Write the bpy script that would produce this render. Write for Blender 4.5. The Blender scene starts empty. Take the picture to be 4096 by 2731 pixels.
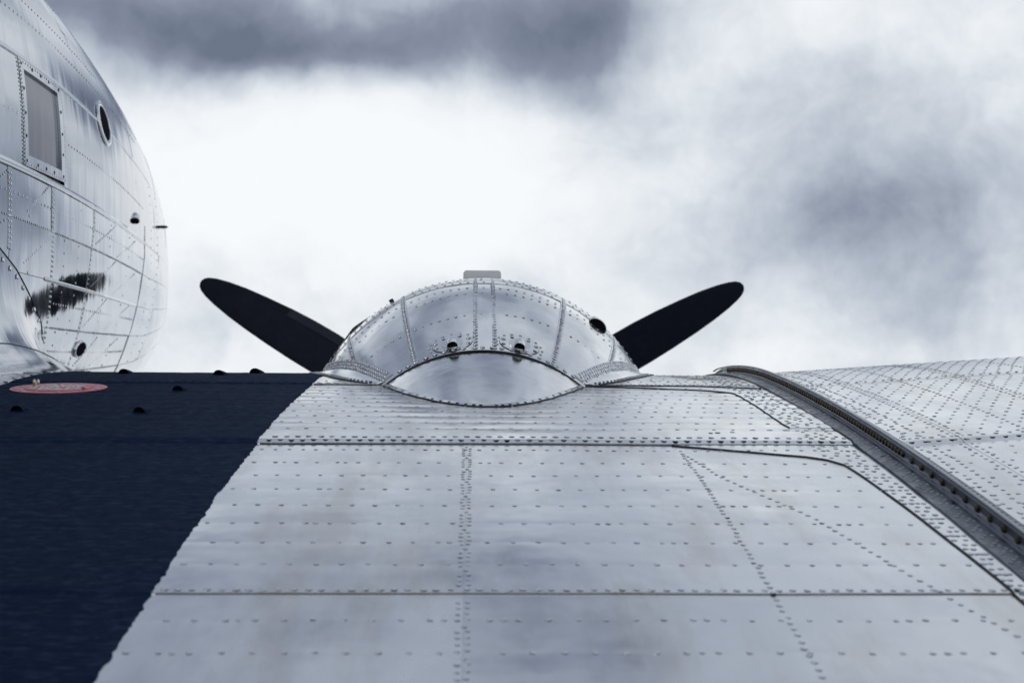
import bpy, math, random
import numpy as np
from mathutils import Matrix, Vector
random.seed(7); rng = np.random.default_rng(7)
sc = bpy.context.scene
col = sc.collection
PITCH = math.radians(8.0)                 # tail-down attitude of the parked airplane
RX = Matrix.Rotation(PITCH, 4, 'X')
GROUND_Z = -1.72

# ------------------------------------------------------------------ camera
CR = Vector((0.99960935, -0.02718291, 0.00649954))
CU = Vector((-0.00618929, 0.01148203, 0.99991492))
CF = Vector((0.02725523, 0.99956453, -0.01130931))
cam = bpy.data.cameras.new('camera'); camo = bpy.data.objects.new('camera', cam); col.objects.link(camo)
m = Matrix((CR, CU, -CF)).transposed().to_4x4()
camo.matrix_world = RX @ m
cam.sensor_width = 36.0; cam.lens = 5700 / 4096 * 36
cam.clip_start = 0.05; cam.clip_end = 20000
cam.dof.use_dof = True; cam.dof.focus_distance = 4.35; cam.dof.aperture_fstop = 5.0
sc.camera = camo

# ------------------------------------------------------------------ world: broken overcast
w = bpy.data.worlds.new('World'); sc.world = w; w.use_nodes = True
nt = w.node_tree; nt.nodes.clear()
def N(t, **k):
    n = nt.nodes.new(t)
    for a, b in k.items(): setattr(n, a, b)
    return n
def L(a, b): nt.links.new(a, b)
def math_(op, a, b=None, c=None, clamp=False):
    n = N('ShaderNodeMath', operation=op, use_clamp=clamp)
    for i, v in enumerate((a, b, c)):
        if v is None: continue
        if isinstance(v, (int, float)): n.inputs[i].default_value = v
        else: L(v, n.inputs[i])
    return n.outputs[0]
def vmath(op, a, b=None):
    n = N('ShaderNodeVectorMath', operation=op)
    for i, v in enumerate((a, b)):
        if v is None: continue
        if isinstance(v, (tuple, list, Vector)): n.inputs[i].default_value = tuple(v)
        else: L(v, n.inputs[i])
    return n
tc = N('ShaderNodeTexCoord'); D = tc.outputs['Generated']
def noise(vec, scale, detail=4, rough=.5):
    n = N('ShaderNodeTexNoise'); n.inputs['Scale'].default_value = scale
    n.inputs['Detail'].default_value = detail; n.inputs['Roughness'].default_value = rough
    L(vec, n.inputs['Vector']); return n
def warp(vec, scale, amount, detail):
    n = noise(vec, scale, detail)
    s = vmath('SUBTRACT', n.outputs['Color'], (.5, .5, .5))
    k = N('ShaderNodeVectorMath', operation='SCALE'); L(s.outputs[0], k.inputs[0]); k.inputs['Scale'].default_value = amount
    return vmath('ADD', vec, k.outputs[0]).outputs[0]
DW = warp(warp(D, 5.0, .07, 3), 15.0, .034, 7)
# cloud banks given by bearing/elevation of their centre (pixel measure only used to read the photograph)
def cdir(px, py):
    d = CF + CR * ((px - 2048) / 5700) - CU * ((py - 1365.5) / 5700)
    return (RX.to_3x3() @ d).normalized()
BANKS = [  # px, py, width, height, weight
 (650, 90, 520, 190, -.58), (1900, 90, 620, 185, -.56), (1300, 210, 420, 90, -.34), (1230, 20, 190, 110, .18), (2300, 60, 260, 170, -.2),
 (-300, 60, 500, 220, -.3),
 (1050, 700, 900, 330, .25), (1900, 720, 700, 330, .20), (2800, 130, 380, 200, .06),
 (3450, 620, 760, 320, -.20), (3720, 1000, 950, 400, -.27), (3150, 950, 330, 160, -.10), (4050, 480, 220, 130, .05),
 (1500, 1080, 950, 170, .13), (900, 1340, 520, 110, -.04), (3300, 1400, 500, 70, .10), (2250, 620, 260, 70, -.06),
 (3300, 330, 300, 120, -.08)]
acc = None
up = Vector((0, 0, 1))
for px, py, sx, sy, wt in BANKS:
    c = cdir(px, py); u = c.cross(up).normalized(); v = u.cross(c).normalized()
    a = math_('MULTIPLY', math_('SUBTRACT', vmath('DOT_PRODUCT', DW, tuple(u)).outputs['Value'], 0), 5700 / sx)
    b = math_('MULTIPLY', vmath('DOT_PRODUCT', vmath('SUBTRACT', DW, tuple(c)).outputs[0], tuple(v)).outputs['Value'], 5700 / sy)
    r2 = math_('ADD', math_('MULTIPLY', a, a), math_('MULTIPLY', b, b))
    front = math_('GREATER_THAN', vmath('DOT_PRODUCT', DW, tuple(c)).outputs['Value'], 0)
    g = math_('MULTIPLY', math_('POWER', 2.71828, math_('MULTIPLY', r2, -.7)), math_('MULTIPLY', front, wt))
    acc = g if acc is None else math_('ADD', acc, g)
sep = N('ShaderNodeSeparateXYZ'); L(D, sep.inputs[0]); DZ = sep.outputs['Z']
# cloud layer seen in perspective: xy / (z + k)
LAYER = 4.5
den = math_('ADD', math_('ABSOLUTE', DZ), .22)
cmb = N('ShaderNodeCombineXYZ')
L(math_('DIVIDE', sep.outputs['X'], den), cmb.inputs[0]); L(math_('DIVIDE', sep.outputs['Y'], den), cmb.inputs[1])
n1 = noise(vmath('ADD', cmb.outputs[0], (0, 0, LAYER)).outputs[0], 1.7, 7, .55).outputs['Fac']
n2 = noise(DW, 7.5, 8, .60).outputs['Fac']
B = math_('ADD', .77, acc)
n3 = noise(warp(DW, 26.0, .03, 4), 20.0, 6, .6).outputs['Fac']
B = math_('ADD', B, math_('MULTIPLY', math_('SUBTRACT', n3, .5), .40))
B = math_('ADD', B, math_('MULTIPLY', math_('SUBTRACT', n2, .5), .66))
ms = N('ShaderNodeMapRange'); ms.interpolation_type = 'SMOOTHSTEP'
L(DZ, ms.inputs['Value']); ms.inputs['From Min'].default_value = .38; ms.inputs['From Max'].default_value = .62
HI = ms.outputs[0]                                # 0 low in the sky, 1 overhead: unseen clouds shaped for the metal's reflections
B = math_('ADD', B, math_('MULTIPLY', HI, -.43))
B = math_('ADD', B, math_('MULTIPLY', math_('SUBTRACT', n1, .5), math_('ADD', .5, math_('MULTIPLY', HI, 1.3))))
ramp = N('ShaderNodeValToRGB'); L(B, ramp.inputs[0]); cr = ramp.color_ramp
cr.elements[0].position = .0; cr.elements[0].color = (.135, .162, .22, 1)
cr.elements[1].position = 1.0; cr.elements[1].color = (.875, .89, .905, 1)
for p, c in ((.25, (.235, .27, .345, 1)), (.5, (.465, .51, .58, 1)), (.75, (.73, .765, .80, 1)), (.88, (.835, .855, .875, 1))):
    e = cr.elements.new(p); e.color = c
sky = N('ShaderNodeTexSky'); sky.sky_type = 'NISHITA'; sky.sun_disc = False
SUN_EL, SUN_AZ = math.radians(48), math.radians(-105)      # azimuth measured from +Y towards +X
sky.sun_elevation = SUN_EL; sky.sun_rotation = SUN_AZ
bgc = N('ShaderNodeBackground'); L(ramp.outputs[0], bgc.inputs[0]); bgc.inputs[1].default_value = 1.0
bgs = N('ShaderNodeBackground'); L(sky.outputs[0], bgs.inputs[0]); bgs.inputs[1].default_value = .09
mx = N('ShaderNodeMixShader'); mx.inputs[0].default_value = .05
L(bgc.outputs[0], mx.inputs[1]); L(bgs.outputs[0], mx.inputs[2])
out = N('ShaderNodeOutputWorld'); L(mx.outputs[0], out.inputs[0])

sun = bpy.data.lights.new('sun', 'SUN'); sun.energy = .5; sun.angle = math.radians(40); sun.color = (1, .96, .9)
suno = bpy.data.objects.new('sun', sun); col.objects.link(suno)
sd = Vector((math.sin(SUN_AZ) * math.cos(SUN_EL), math.cos(SUN_AZ) * math.cos(SUN_EL), math.sin(SUN_EL)))
suno.rotation_euler = sd.to_track_quat('Z', 'Y').to_euler()
vs = sc.view_settings; vs.view_transform = 'Standard'; vs.look = 'None'; vs.exposure = .15; vs.gamma = 1

# ------------------------------------------------------------------ materials
def mat(name, base, metallic=0., rough=.5, spec=.5, noise_rough=None, tint=None, tint_scale=3., bumps=(), rand_rough=0., rand_tone=0., streak=None):
    """base colour, optional second tint by noise, roughness noise, bump layers [(scale vec, strength, dist, detail)]"""
    M = bpy.data.materials.new(name); M.use_nodes = True
    t = M.node_tree; b = t.nodes['Principled BSDF']
    def nn(ty, **k):
        n = t.nodes.new(ty)
        for a, v in k.items(): setattr(n, a, v)
        return n
    b.inputs['Base Color'].default_value = (*base, 1); b.inputs['Metallic'].default_value = metallic
    b.inputs['Roughness'].default_value = rough; b.inputs['Specular IOR Level'].default_value = spec
    tcx = nn('ShaderNodeTexCoord'); co = tcx.outputs['Object']
    def nz(scale, detail=5, rg=.55, off=0):
        mp = nn('ShaderNodeMapping'); t.links.new(co, mp.inputs[0]); mp.inputs['Location'].default_value = (off, off * .7, off * 1.3)
        mp.inputs['Scale'].default_value = scale if not isinstance(scale, (int, float)) else (scale,) * 3
        x = nn('ShaderNodeTexNoise'); x.inputs['Scale'].default_value = 1; x.inputs['Detail'].default_value = detail; x.inputs['Roughness'].default_value = rg
        t.links.new(mp.outputs[0], x.inputs[0]); return x.outputs['Fac']
    oi = nn('ShaderNodeObjectInfo').outputs['Random']
    colr = None
    if tint is not None:
        mix = nn('ShaderNodeMix', data_type='RGBA'); mr = nn('ShaderNodeMapRange'); mr.interpolation_type = 'SMOOTHSTEP'
        t.links.new(nz(tint_scale, 6, .6), mr.inputs[0]); mr.inputs[1].default_value = .45; mr.inputs[2].default_value = .72
        t.links.new(mr.outputs[0], mix.inputs[0]); mix.inputs[6].default_value = (*base, 1); mix.inputs[7].default_value = (*tint, 1)
        colr = mix.outputs[2]
    if rand_tone:
        hs = nn('ShaderNodeHueSaturation'); mr = nn('ShaderNodeMapRange'); t.links.new(oi, mr.inputs[0])
        mr.inputs[3].default_value = 1 - rand_tone; mr.inputs[4].default_value = 1 + rand_tone * .3
        t.links.new(mr.outputs[0], hs.inputs['Value'])
        if colr is None: hs.inputs['Color'].default_value = (*base, 1)
        else: t.links.new(colr, hs.inputs['Color'])
        colr = hs.outputs[0]
    if colr is not None: t.links.new(colr, b.inputs['Base Color'])
    if noise_rough:
        sc_, amp = noise_rough
        mr = nn('ShaderNodeMapRange'); t.links.new(nz(sc_, 6, .62, 3.1), mr.inputs[0]); mr.inputs[1].default_value = .3; mr.inputs[2].default_value = .7
        mr.inputs[3].default_value = rough - amp * .5; mr.inputs[4].default_value = rough + amp
        o = mr.outputs[0]
        if rand_rough:
            mm = nn('ShaderNodeMath', operation='MULTIPLY_ADD'); t.links.new(oi, mm.inputs[0]); mm.inputs[1].default_value = rand_rough; t.links.new(o, mm.inputs[2]); o = mm.outputs[0]
        t.links.new(o, b.inputs['Roughness'])
    prev = None
    for i, (s, strength, dist, det) in enumerate(bumps):
        bp = nn('ShaderNodeBump'); bp.inputs['Strength'].default_value = strength; bp.inputs['Distance'].default_value = dist
        t.links.new(nz(s, det, .5, 7.7 * (i + 1)), bp.inputs['Height'])
        if prev: t.links.new(prev, bp.inputs['Normal'])
        prev = bp.outputs[0]
    if prev: t.links.new(prev, b.inputs['Normal'])
    return M
ALU = (.87, .885, .90)
M_wing = mat('wing_aluminium', ALU, 1, .13, tint=(.76, .745, .72), tint_scale=(8, 1.5, 4), noise_rough=((5, 2.2, 5), .16), rand_tone=.09, rand_rough=.05,
             bumps=(((6, 6, 6), .5, .004, 2), ((22, 7, 22), .10, .0010, 2)))
M_nac = mat('nacelle_aluminium', (.87, .88, .89), 1, .11, tint=(.79, .79, .785), tint_scale=6, noise_rough=(9, .10), rand_tone=.03, rand_rough=.03,
            bumps=(((7, 7, 7), .5, .004, 2), ((26, 26, 26), .12, .0016, 3)))
M_fus = mat('fuselage_aluminium', (.54, .57, .62), 1, .05, noise_rough=(6, .05), rand_tone=.16, rand_rough=.04,
            bumps=(((3, 7, 1.6), .45, .005, 2), ((8, 22, 3), .10, .0018, 2)))
M_rivet = mat('rivet_aluminium', (.66, .68, .71), 1, .18)
M_rimshade = mat('rivet_rim_shade', (.07, .07, .085), .4, .45)  # dark reflection along the rivet edge, put into the colour
M_strap = mat('strap_aluminium', (.74, .755, .775), 1, .24, noise_rough=(20, .12))
M_flange = mat('flange_metal', (.14, .155, .19), 1, .30, noise_rough=(14, .2), tint=(.085, .092, .115), tint_scale=8)
M_flangerivet = mat('flange_rivet', (.30, .32, .355), 1, .28)
M_bolt = mat('cadmium_bolt', (.10, .08, .052), 1, .40, noise_rough=(90, .2), tint=(.045, .04, .034), tint_scale=60)
M_walk = mat('walkway_coating', (.0046, .0150, .043), 0, .75, spec=.06, noise_rough=(40, .15), tint=(.0175, .037, .074), tint_scale=(28, 70, 30),
             bumps=(((150, 150, 150), .7, .003, 4), ((600, 600, 600), .6, .0012, 2)))
M_seal = mat('dark_sealant', (.012, .013, .02), 0, .55)
M_dark = mat('dark_interior', (.004, .005, .010), 0, .9, spec=.03)
M_prop = mat('propeller_black', (.0045, .006, .018), 0, .5, spec=.16, noise_rough=(14, .12), tint=(.007, .009, .022), tint_scale=12)
M_boot = mat('deicer_rubber', (.014, .015, .030), 0, .6, spec=.25)
M_red = mat('red_plate_paint', (.56, .085, .125), 0, .30, noise_rough=(30, .15), tint=(.52, .13, .15), tint_scale=14)
M_white = mat('white_lettering', (.78, .76, .74), 0, .5)
M_brass = mat('latch_metal', (.62, .56, .42), 1, .3)
M_pane = mat('window_acrylic', (.085, .095, .15), 0, .10, spec=.45, tint=(.13, .125, .175), tint_scale=(1, 9, 1), bumps=(((2, 6, 2), .3, .004, 2),))
M_rubber = mat('tyre_rubber', (.02, .02, .021), 0, .8)
M_ground = mat('pale_apron', (.45, .455, .45), 0, .9, tint=(.36, .365, .35), tint_scale=.35, bumps=(((30, 30, 30), .4, .01, 4),))

# ------------------------------------------------------------------ object helpers
BASE = Vector((0.0, 6.2, GROUND_Z))
airplane = bpy.data.objects.new('airplane', None); col.objects.link(airplane); airplane.location = BASE
airplane['label'] = 'polished bare aluminium propeller airplane with riveted wing and black walkway'
airplane['category'] = 'airplane'
LOCAL = Matrix.Translation(-BASE) @ RX
def newobj(name, me, mt, parent, label=None, kind=None):
    if mt is not None and not me.materials: me.materials.append(mt)
    o = bpy.data.objects.new(name, me); col.objects.link(o); o.parent = parent
    if parent is airplane: o.matrix_local = LOCAL
    if label: o['label'] = label
    if kind: o['kind'] = kind
    return o
def mesh(name, v, f, smooth=True):
    me = bpy.data.meshes.new(name); me.from_pydata([tuple(map(float, p)) for p in v], [], [tuple(map(int, q)) for q in f])
    if smooth: me.polygons.foreach_set('use_smooth', [True] * len(me.polygons))
    me.update(); return me
class MB:
    def __init__(s): s.v = []; s.f = []; s.sm = []
    def add(s, v, f, smooth=True):
        o = len(s.v); s.v += [tuple(map(float, p)) for p in v]; s.f += [tuple(int(i) + o for i in q) for q in f]; s.sm += [smooth] * len(f)
    def build(s, name, mt, parent, label=None, kind=None):
        me = bpy.data.meshes.new(name); me.from_pydata(s.v, [], s.f); me.polygons.foreach_set('use_smooth', s.sm); me.update()
        return newobj(name, me, mt, parent, label, kind)
def gridfaces(nu, nv, flip=False):
    i = np.arange((nu - 1) * (nv - 1)); a = (i // (nv - 1)) * nv + i % (nv - 1)
    q = np.stack([a, a + nv, a + nv + 1, a + 1], 1)
    return q[:, ::-1] if flip else q
def normals(P):
    du = np.gradient(P, axis=0); dv = np.gradient(P, axis=1); n = np.cross(du, dv)
    return n / np.maximum(np.linalg.norm(n, axis=2, keepdims=True), 1e-12)
def sheet(mb, P, thick, outward):
    """grid of points P[u,v,3], skirted down by thick; outward: vector the top must face"""
    P = np.asarray(P, float); nu, nv = P.shape[:2]; n = normals(P)
    flip = (n.reshape(-1, 3) @ np.asarray(outward, float)).mean() < 0
    if flip: n = -n
    mb.add(P.reshape(-1, 3), gridfaces(nu, nv, flip))
    if thick:
        ring = [(i, 0) for i in range(nu)] + [(nu - 1, j) for j in range(1, nv)] + [(i, nv - 1) for i in range(nu - 2, -1, -1)] + [(0, j) for j in range(nv - 2, 0, -1)]
        T = np.array([P[a] for a in ring]); Bt = T - thick * np.array([n[a] for a in ring]); k = len(ring)
        f = [(i, (i + 1) % k, k + (i + 1) % k, k + i) for i in range(k)]
        mb.add(np.vstack([T, Bt]), f if flip else [q[::-1] for q in f], False)
def frame_of(n):
    n = n / np.linalg.norm(n); a = np.array([1., 0, 0]) if abs(n[0]) < .8 else np.array([0, 1., 0])
    t = np.cross(a, n); t /= np.linalg.norm(t); return t, np.cross(n, t), n
def dome(seg=10, h=.30):
    prof = [(1.04, -.03), (.90, .14), (.60, .245)]
    v = [(r * math.cos(6.2832 * k / seg), r * math.sin(6.2832 * k / seg), z) for r, z in prof for k in range(seg)] + [(0, 0, h)]
    f = [(j * seg + k, j * seg + (k + 1) % seg, (j + 1) * seg + (k + 1) % seg, (j + 1) * seg + k) for j in range(2) for k in range(seg)]
    f += [(2 * seg + k, 2 * seg + (k + 1) % seg, 3 * seg) for k in range(seg)]
    return np.array(v), f
DV, DFc = dome()
DMI = [1] * 10 + [0] * 20                       # rim ring has its dark reflection painted in, head is metal
RIV_MESH = {}
def seen(p):
    p = Vector(p); d = p.dot(CF)
    if d < .3: return 0
    x = p.dot(CR) / d * 5700; y = p.dot(CU) / d * 5700
    return 5700 / d if abs(x) < 2048 and abs(y) < 1366 else 0
class Rivets:
    """collects rivets of one part; the 300 that show largest become objects, the rest one joined part"""
    def __init__(s, parent, mt, name='rivet', limit=300): s.p = parent; s.m = mt; s.l = []; s.name = name; s.lim = limit
    def add(s, pos, nor, r): s.l.append((np.asarray(pos, float), np.asarray(nor, float), r))
    def finish(s):
        if not s.l: return
        key = s.m.name
        if key not in RIV_MESH:
            RIV_MESH[key] = mesh(s.name, DV, DFc); RIV_MESH[key].materials.append(s.m); RIV_MESH[key].materials.append(s.m if s.m in (M_walk, M_seal) else M_rimshade); RIV_MESH[key].polygons.foreach_set('material_index', DMI)
        order = sorted(range(len(s.l)), key=lambda i: -s.l[i][2] * seen(s.l[i][0]))
        rest = MB()
        for k, i in enumerate(order):
            p, n, r = s.l[i]; t, b, n = frame_of(n)
            r = r * (1 + .13 * random.uniform(-1, 1)); n2 = n + .05 * rng.normal(size=3); t, b, n2 = frame_of(n2)
            if k < s.lim and seen(p) > 0:
                o = bpy.data.objects.new(s.name, RIV_MESH[key]); col.objects.link(o); o.parent = s.p
                M4 = Matrix.Identity(4)
                for a in range(3):
                    M4[a][0] = t[a] * r; M4[a][1] = b[a] * r; M4[a][2] = n2[a] * r; M4[a][3] = p[a]
                o.matrix_local = M4
            else:
                rest.add(p + r * (DV[:, :1] * t + DV[:, 1:2] * b + DV[:, 2:] * n2), DFc)
        if rest.v:
            o = rest.build(s.name + '_field', s.m, s.p, kind='stuff'); o.data.materials.append(s.m if s.m in (M_walk, M_seal) else M_rimshade)
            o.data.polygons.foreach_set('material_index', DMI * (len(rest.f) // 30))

# ------------------------------------------------------------------ ground (only mirrored in the metal)
gm = mesh('ground', [(-6000, -6000, 0), (6000, -6000, 0), (6000, 6000, 0), (-6000, 6000, 0)], [(0, 1, 2, 3)], False)
g = newobj('ground', gm, M_ground, None, 'pale concrete apron and dry grass under the airplane', 'structure'); g.location.z = GROUND_Z

# ------------------------------------------------------------------ wing surface
XJ = 1.03                                       # centre section / outer wing joint
ROWS = [(2.150, .047), (2.283, .047), (2.550, .047), (2.681, .047), (2.810, .048), (2.944, .048), (3.080, .047), (3.211, .048), (3.346, .048),
        (3.761, .049), (3.865, .049), (3.978, .047), (4.076, .047), (4.179, .047), (4.278, .047), (4.377, .047), (4.485, .047), (4.577, .047), (4.678, .047)]
S1, S2, S3 = 2.402, 3.570, 4.775                # lapped seams
def smooth_noise(x, y, s, k=0):
    return (np.sin(x * s + 1.3 + k) * np.sin(y * s * .8 + .4 + 2 * k) + .6 * np.sin(x * s * 1.7 + y * s * .9 + 2.1 + k) + .5 * np.sin(y * s * 2.1 - x * s * .6 + k)) / 2.1
def zbase(x, y):
    x = np.asarray(x, float); y = np.asarray(y, float)
    z = -.171 - .0222 * (5.97 - y) ** 2 - .04 * np.maximum(y - 4.9, 0) ** 2 - .3 * np.maximum(y - 5.95, 0) ** 2
    return z + np.where(x > XJ, (x - XJ) * .070, 0)
def ripple(x, y):
    x = np.asarray(x, float); y = np.asarray(y, float); r = np.zeros(np.broadcast(x, y).shape)
    for yr, p in ROWS:
        amp = .0015 if yr > S2 else .00022
        r = r - amp * np.exp(-np.abs(y - yr) / .020) * (1 + .35 * np.sin(x * 9 + yr * 40))
    return r + .0009 * smooth_noise(x, y, 7) + .0004 * smooth_noise(x, y, 19, 1)
def zskin(x, y):
    """top skin with laps: each forward sheet rides over the one behind it"""
    y = np.asarray(y, float)
    z = zbase(x, y) + ripple(x, y)
    z = z + np.where((y >= S1) & (y < S2), .0032 * (S2 - y) / (S2 - S1), 0)
    j = np.clip((y - S2) / .030, 0, 1)
    z = z + np.where((y >= S2) & (y < S3), .0035 + .0045 * j * j * (3 - 2 * j) - .0075 * np.clip((y - S2 - .03) / (S3 - S2 - .03), 0, 1), 0)
    return z + np.where(y >= S3, .0045 * np.clip((5.4 - y) / (5.4 - S3), 0, 1), 0)
def wnorm(x, y, f=zbase):
    e = .004; return np.array([-(float(f(x + e, y)) - float(f(x - e, y))) / (2 * e), -(float(f(x, y + e)) - float(f(x, y - e))) / (2 * e), 1.])
XN = .035                                       # nacelle centreline
def nr(y):  t = np.clip((5.8 - y) / 1.05, 0, 2); return .715 - .20 * t ** 2
def nzc(y): t = np.clip((5.8 - y) / 1.05, 0, 2); return -.528 - .072 * t ** 2
def nfoot(y):
    """half width of the nacelle at wing level"""
    if y < 4.19: return -1
    if y < 4.76: return .325 * math.sqrt((y - 4.19) / .57)
    return math.sqrt(max(nr(y) ** 2 - (float(zbase(0, y)) - nzc(y)) ** 2, 0)) + .045
def wing_profile(x):
    ys = np.concatenate([np.linspace(1.45, 5.9, 40), np.linspace(5.95, 6.72, 14)])
    top = [(y, float(zbase(x, y)) - .010) for y in ys]
    lift = float(zbase(x, 5)) - float(zbase(0, 5))
    bot = [(6.84, -.58 + lift), (6.86, -.64 + lift), (6.80, -.71 + lift), (6.55, -.79 + lift), (6.0, -.85 + lift), (5.0, -.86 + lift), (3.5, -.78 + lift), (1.45, -.64 + lift)]
    return top + bot
def wing_body(name, x0, x1, label):
    mb = MB(); P = []
    for x in np.linspace(x0, x1, 6): P.append([(x, y, z) for y, z in wing_profile(x)])
    P = np.array(P); nu, nv = P.shape[:2]
    f = [(i * nv + j, i * nv + (j + 1) % nv, (i + 1) * nv + (j + 1) % nv, (i + 1) * nv + j) for i in range(nu - 1) for j in range(nv)]
    f += [tuple(range(nv))[::-1], tuple((nu - 1) * nv + j for j in range(nv))]
    mb.add(P.reshape(-1, 3), f, False)
    return mb.build(name, M_seal, airplane, label)
wing = wing_body('wing_centre_section', -2.9, XJ - .012, 'riveted silver wing centre section')
XL, XR = -2.25, .962
def wing_panel(x0, x1, y0, y1, fn=zskin, dz=0., thick=.004, dx=.03, dy=.0065, parent=None, mt=None, name='skin_panel', label=None):
    xs = np.linspace(x0, x1, max(2, int((x1 - x0) / dx) + 2)); ys = np.linspace(y0, y1, max(2, int((y1 - y0) / dy) + 2))
    X, Y = np.meshgrid(xs, ys, indexing='ij'); mb = MB()
    sheet(mb, np.stack([X, Y, fn(X, Y) + dz], -1), thick, (0, 0, 1))
    return mb.build(name, mt or M_wing, parent or wing, label)
G = .00015
XS = -.0135                                     # chordwise butt joint under the double rivet line
for xa, xb in ((XL, XS - G), (XS + G, XR)):
    wing_panel(xa, xb, 1.46, S1 + .004)
    wing_panel(xa, xb, S1, S2 + .004)
wing_panel(XL, XR, S2, S3 + .004, thick=.005)
wing_panel(XL, XR, S3, 6.70, dy=.012)

# ---- doublers along the joint on the right
def edge_panel(ys, xl, xr, dz, name, parent, mt, thick=.003, nx=16):
    ys = np.asarray(ys); P = np.zeros((nx, len(ys), 3))
    for j, y in enumerate(ys):
        a = xl(y) if callable(xl) else xl; b = xr(y) if callable(xr) else xr
        x = np.linspace(a, b, nx); P[:, j, 0] = x; P[:, j, 1] = y; P[:, j, 2] = zskin(x, np.full(nx, y)) + dz
    mb = MB(); sheet(mb, P, thick, (0, 0, 1)); return mb.build(name, mt, parent)
yy1 = [1.46, 2.41, 2.86, 3.20, 3.33, 3.385, 3.42, 3.47, 3.562]; xx1 = [.945, .924, .905, .888, .876, .848, .805, .70, .50]
edge_panel(np.unique(np.concatenate([np.linspace(1.46, 3.3, 60), np.linspace(3.3, 3.563, 60)])), lambda y: np.interp(y, yy1, xx1), .9625, .0022, 'doubler_plate', wing, M_wing)
yy2 = [3.79, 3.84, 4.10, 4.46, 4.53, 4.577, 4.62, 4.70, 4.745, 4.77]; xx2 = [.848, .843, .842, .840, .835, .825, .76, .60, .42, .38]
edge_panel(np.concatenate([np.linspace(3.79, 4.4, 40), np.linspace(4.41, 4.77, 60)]), lambda y: np.interp(y, yy2, xx2), .9625, .0018, 'doubler_plate', wing, M_wing)
def tube_line(pts, r, name, mt, parent, seg=6):
    pts = np.asarray(pts, float); mb = MB(); n = len(pts); T = np.gradient(pts, axis=0)
    V = []
    for p, t in zip(pts, T):
        a, b, _ = frame_of(t); 
        V += [p + r * (math.cos(6.2832 * k / seg) * a + math.sin(6.2832 * k / seg) * b) for k in range(seg)]
    f = [(i * seg + k, i * seg + (k + 1) % seg, (i + 1) * seg + (k + 1) % seg, (i + 1) * seg + k) for i in range(n - 1) for k in range(seg)]
    f += [tuple(range(seg))[::-1], tuple((n - 1) * seg + k for k in range(seg))]
    mb.add(V, f); return mb.build(name, mt, parent)
def on_wing(path, dz, n=80):
    path = np.asarray(path, float); s = np.concatenate([[0], np.cumsum(np.linalg.norm(np.diff(path, axis=0), axis=1))]); u = np.linspace(0, s[-1], n)
    x = np.interp(u, s, path[:, 0]); y = np.interp(u, s, path[:, 1]); return np.stack([x, y, zskin(x, y) + dz], 1)
tube_line(on_wing(list(zip(xx1, yy1))[::-1], .0016, 160), .0021, 'sealant_bead', M_seal, wing)
tube_line(on_wing(list(zip(xx2, yy2))[::-1], .0014, 120), .0019, 'sealant_bead', M_seal, wing)
tube_line(on_wing([(.38, 4.772), (.66, 4.765), (.75, 4.752), (.955, 4.69)], .0030, 60), .0022, 'sealant_bead', M_seal, wing)
tube_line(on_wing([(.965, y) for y in np.linspace(1.5, 5.8, 90)], .0012, 200), .0024, 'sealant_bead', M_seal, wing)
tube_line(on_wing([(-.53, S1 - .002), (.95, S1 - .002)], .0004, 60), .0011, 'sealant_bead', M_seal, wing)
tube_line(on_wing([(-.53, S2 - .003), (.98, S2 - .003)], .0006, 80), .0014, 'sealant_bead', M_seal, wing)
tube_line(on_wing([(-.53, S3 - .003), (-.3, S3 - .003)], .0008, 30), .0018, 'sealant_bead', M_seal, wing)

# ---- wing rivets
RW = Rivets(wing, M_rivet)
def wr(x, y, r=.0052, jit=.0016):
    x += random.uniform(-jit, jit); y += random.uniform(-jit, jit)
    if y > 4.15 and abs(x - XN) < nfoot(y) + .012: return
    if x > .958: return
    dz = .0022 if (y < 3.562 and x > np.interp(y, yy1, xx1)) else (.0018 if 3.79 < y < 4.77 and x > np.interp(y, yy2, xx2) else 0)
    RW.add((x, y, float(zskin(x, y)) + dz), wnorm(x, y), r * 1.06)
for i, (y, p) in enumerate(ROWS):
    x0 = -.515 + (.5 * p if i % 2 else 0) + random.uniform(-.006, .006)
    x = x0
    while x < .955:
        if not (y < S2 and abs(x - XS) < .022) and not (x > np.interp(y, yy1, xx1) and y < S2) and not (3.79 < y < 4.6 and x > .84):
            wr(x, y, .0054 if y > S2 else .0050)
            if y < S2 and random.random() < .06: wr(x + p * .45, y, .0050)
        x += p
for y, p, r, x0 in ((S2 + .060, .0285, .0072, -.50), (S2 + .022, .0285, .0068, -.512), (3.497, .0332, .0050, -.515), (S1 + .0115, .0243, .0058, -.52),
                    (S3 + .034, .0285, .0056, -.52), (S3 + .010, .0285, .0056, -.51), (4.89, .045, .005, -.5), (5.0, .045, .005, -.5), (5.12, .045, .005, .6),
                    (5.24, .045, .005, .6), (5.36, .045, .005, .62), (5.48, .03, .005, .62), (4.93, .03, .005, .62)):
    x = x0
    while x < .957: wr(x, y, r); x += p
y = 1.9                                                            # double chordwise line over the butt joint
k = 0
while y < S2 - .01:
    if abs(y - S1) > .02 and k % 5 != 4: wr(XS - .0072, y, .0045, .0012); wr(XS + .0072, y + .004, .0045, .0012)
    elif abs(y - S1) > .02: wr(XS, y, .0045, .003)
    y += .0255; k += 1
y = 1.9
while y < 3.47: wr(.512, y, .0050, .002); y += .0265
for (xa, ya), (xb, yb), n in (((.516, 3.46), (.562, 3.20), 9), ((.562, 3.20), (.692, 2.845), 13), ((.692, 2.845), (.773, 2.489), 13), ((.773, 2.489), (.93, 2.0), 18)):
    for k in range(n): wr(xa + (xb - xa) * k / n, ya + (yb - ya) * k / n, .0050, .001)
y = 1.9; k = 0
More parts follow.
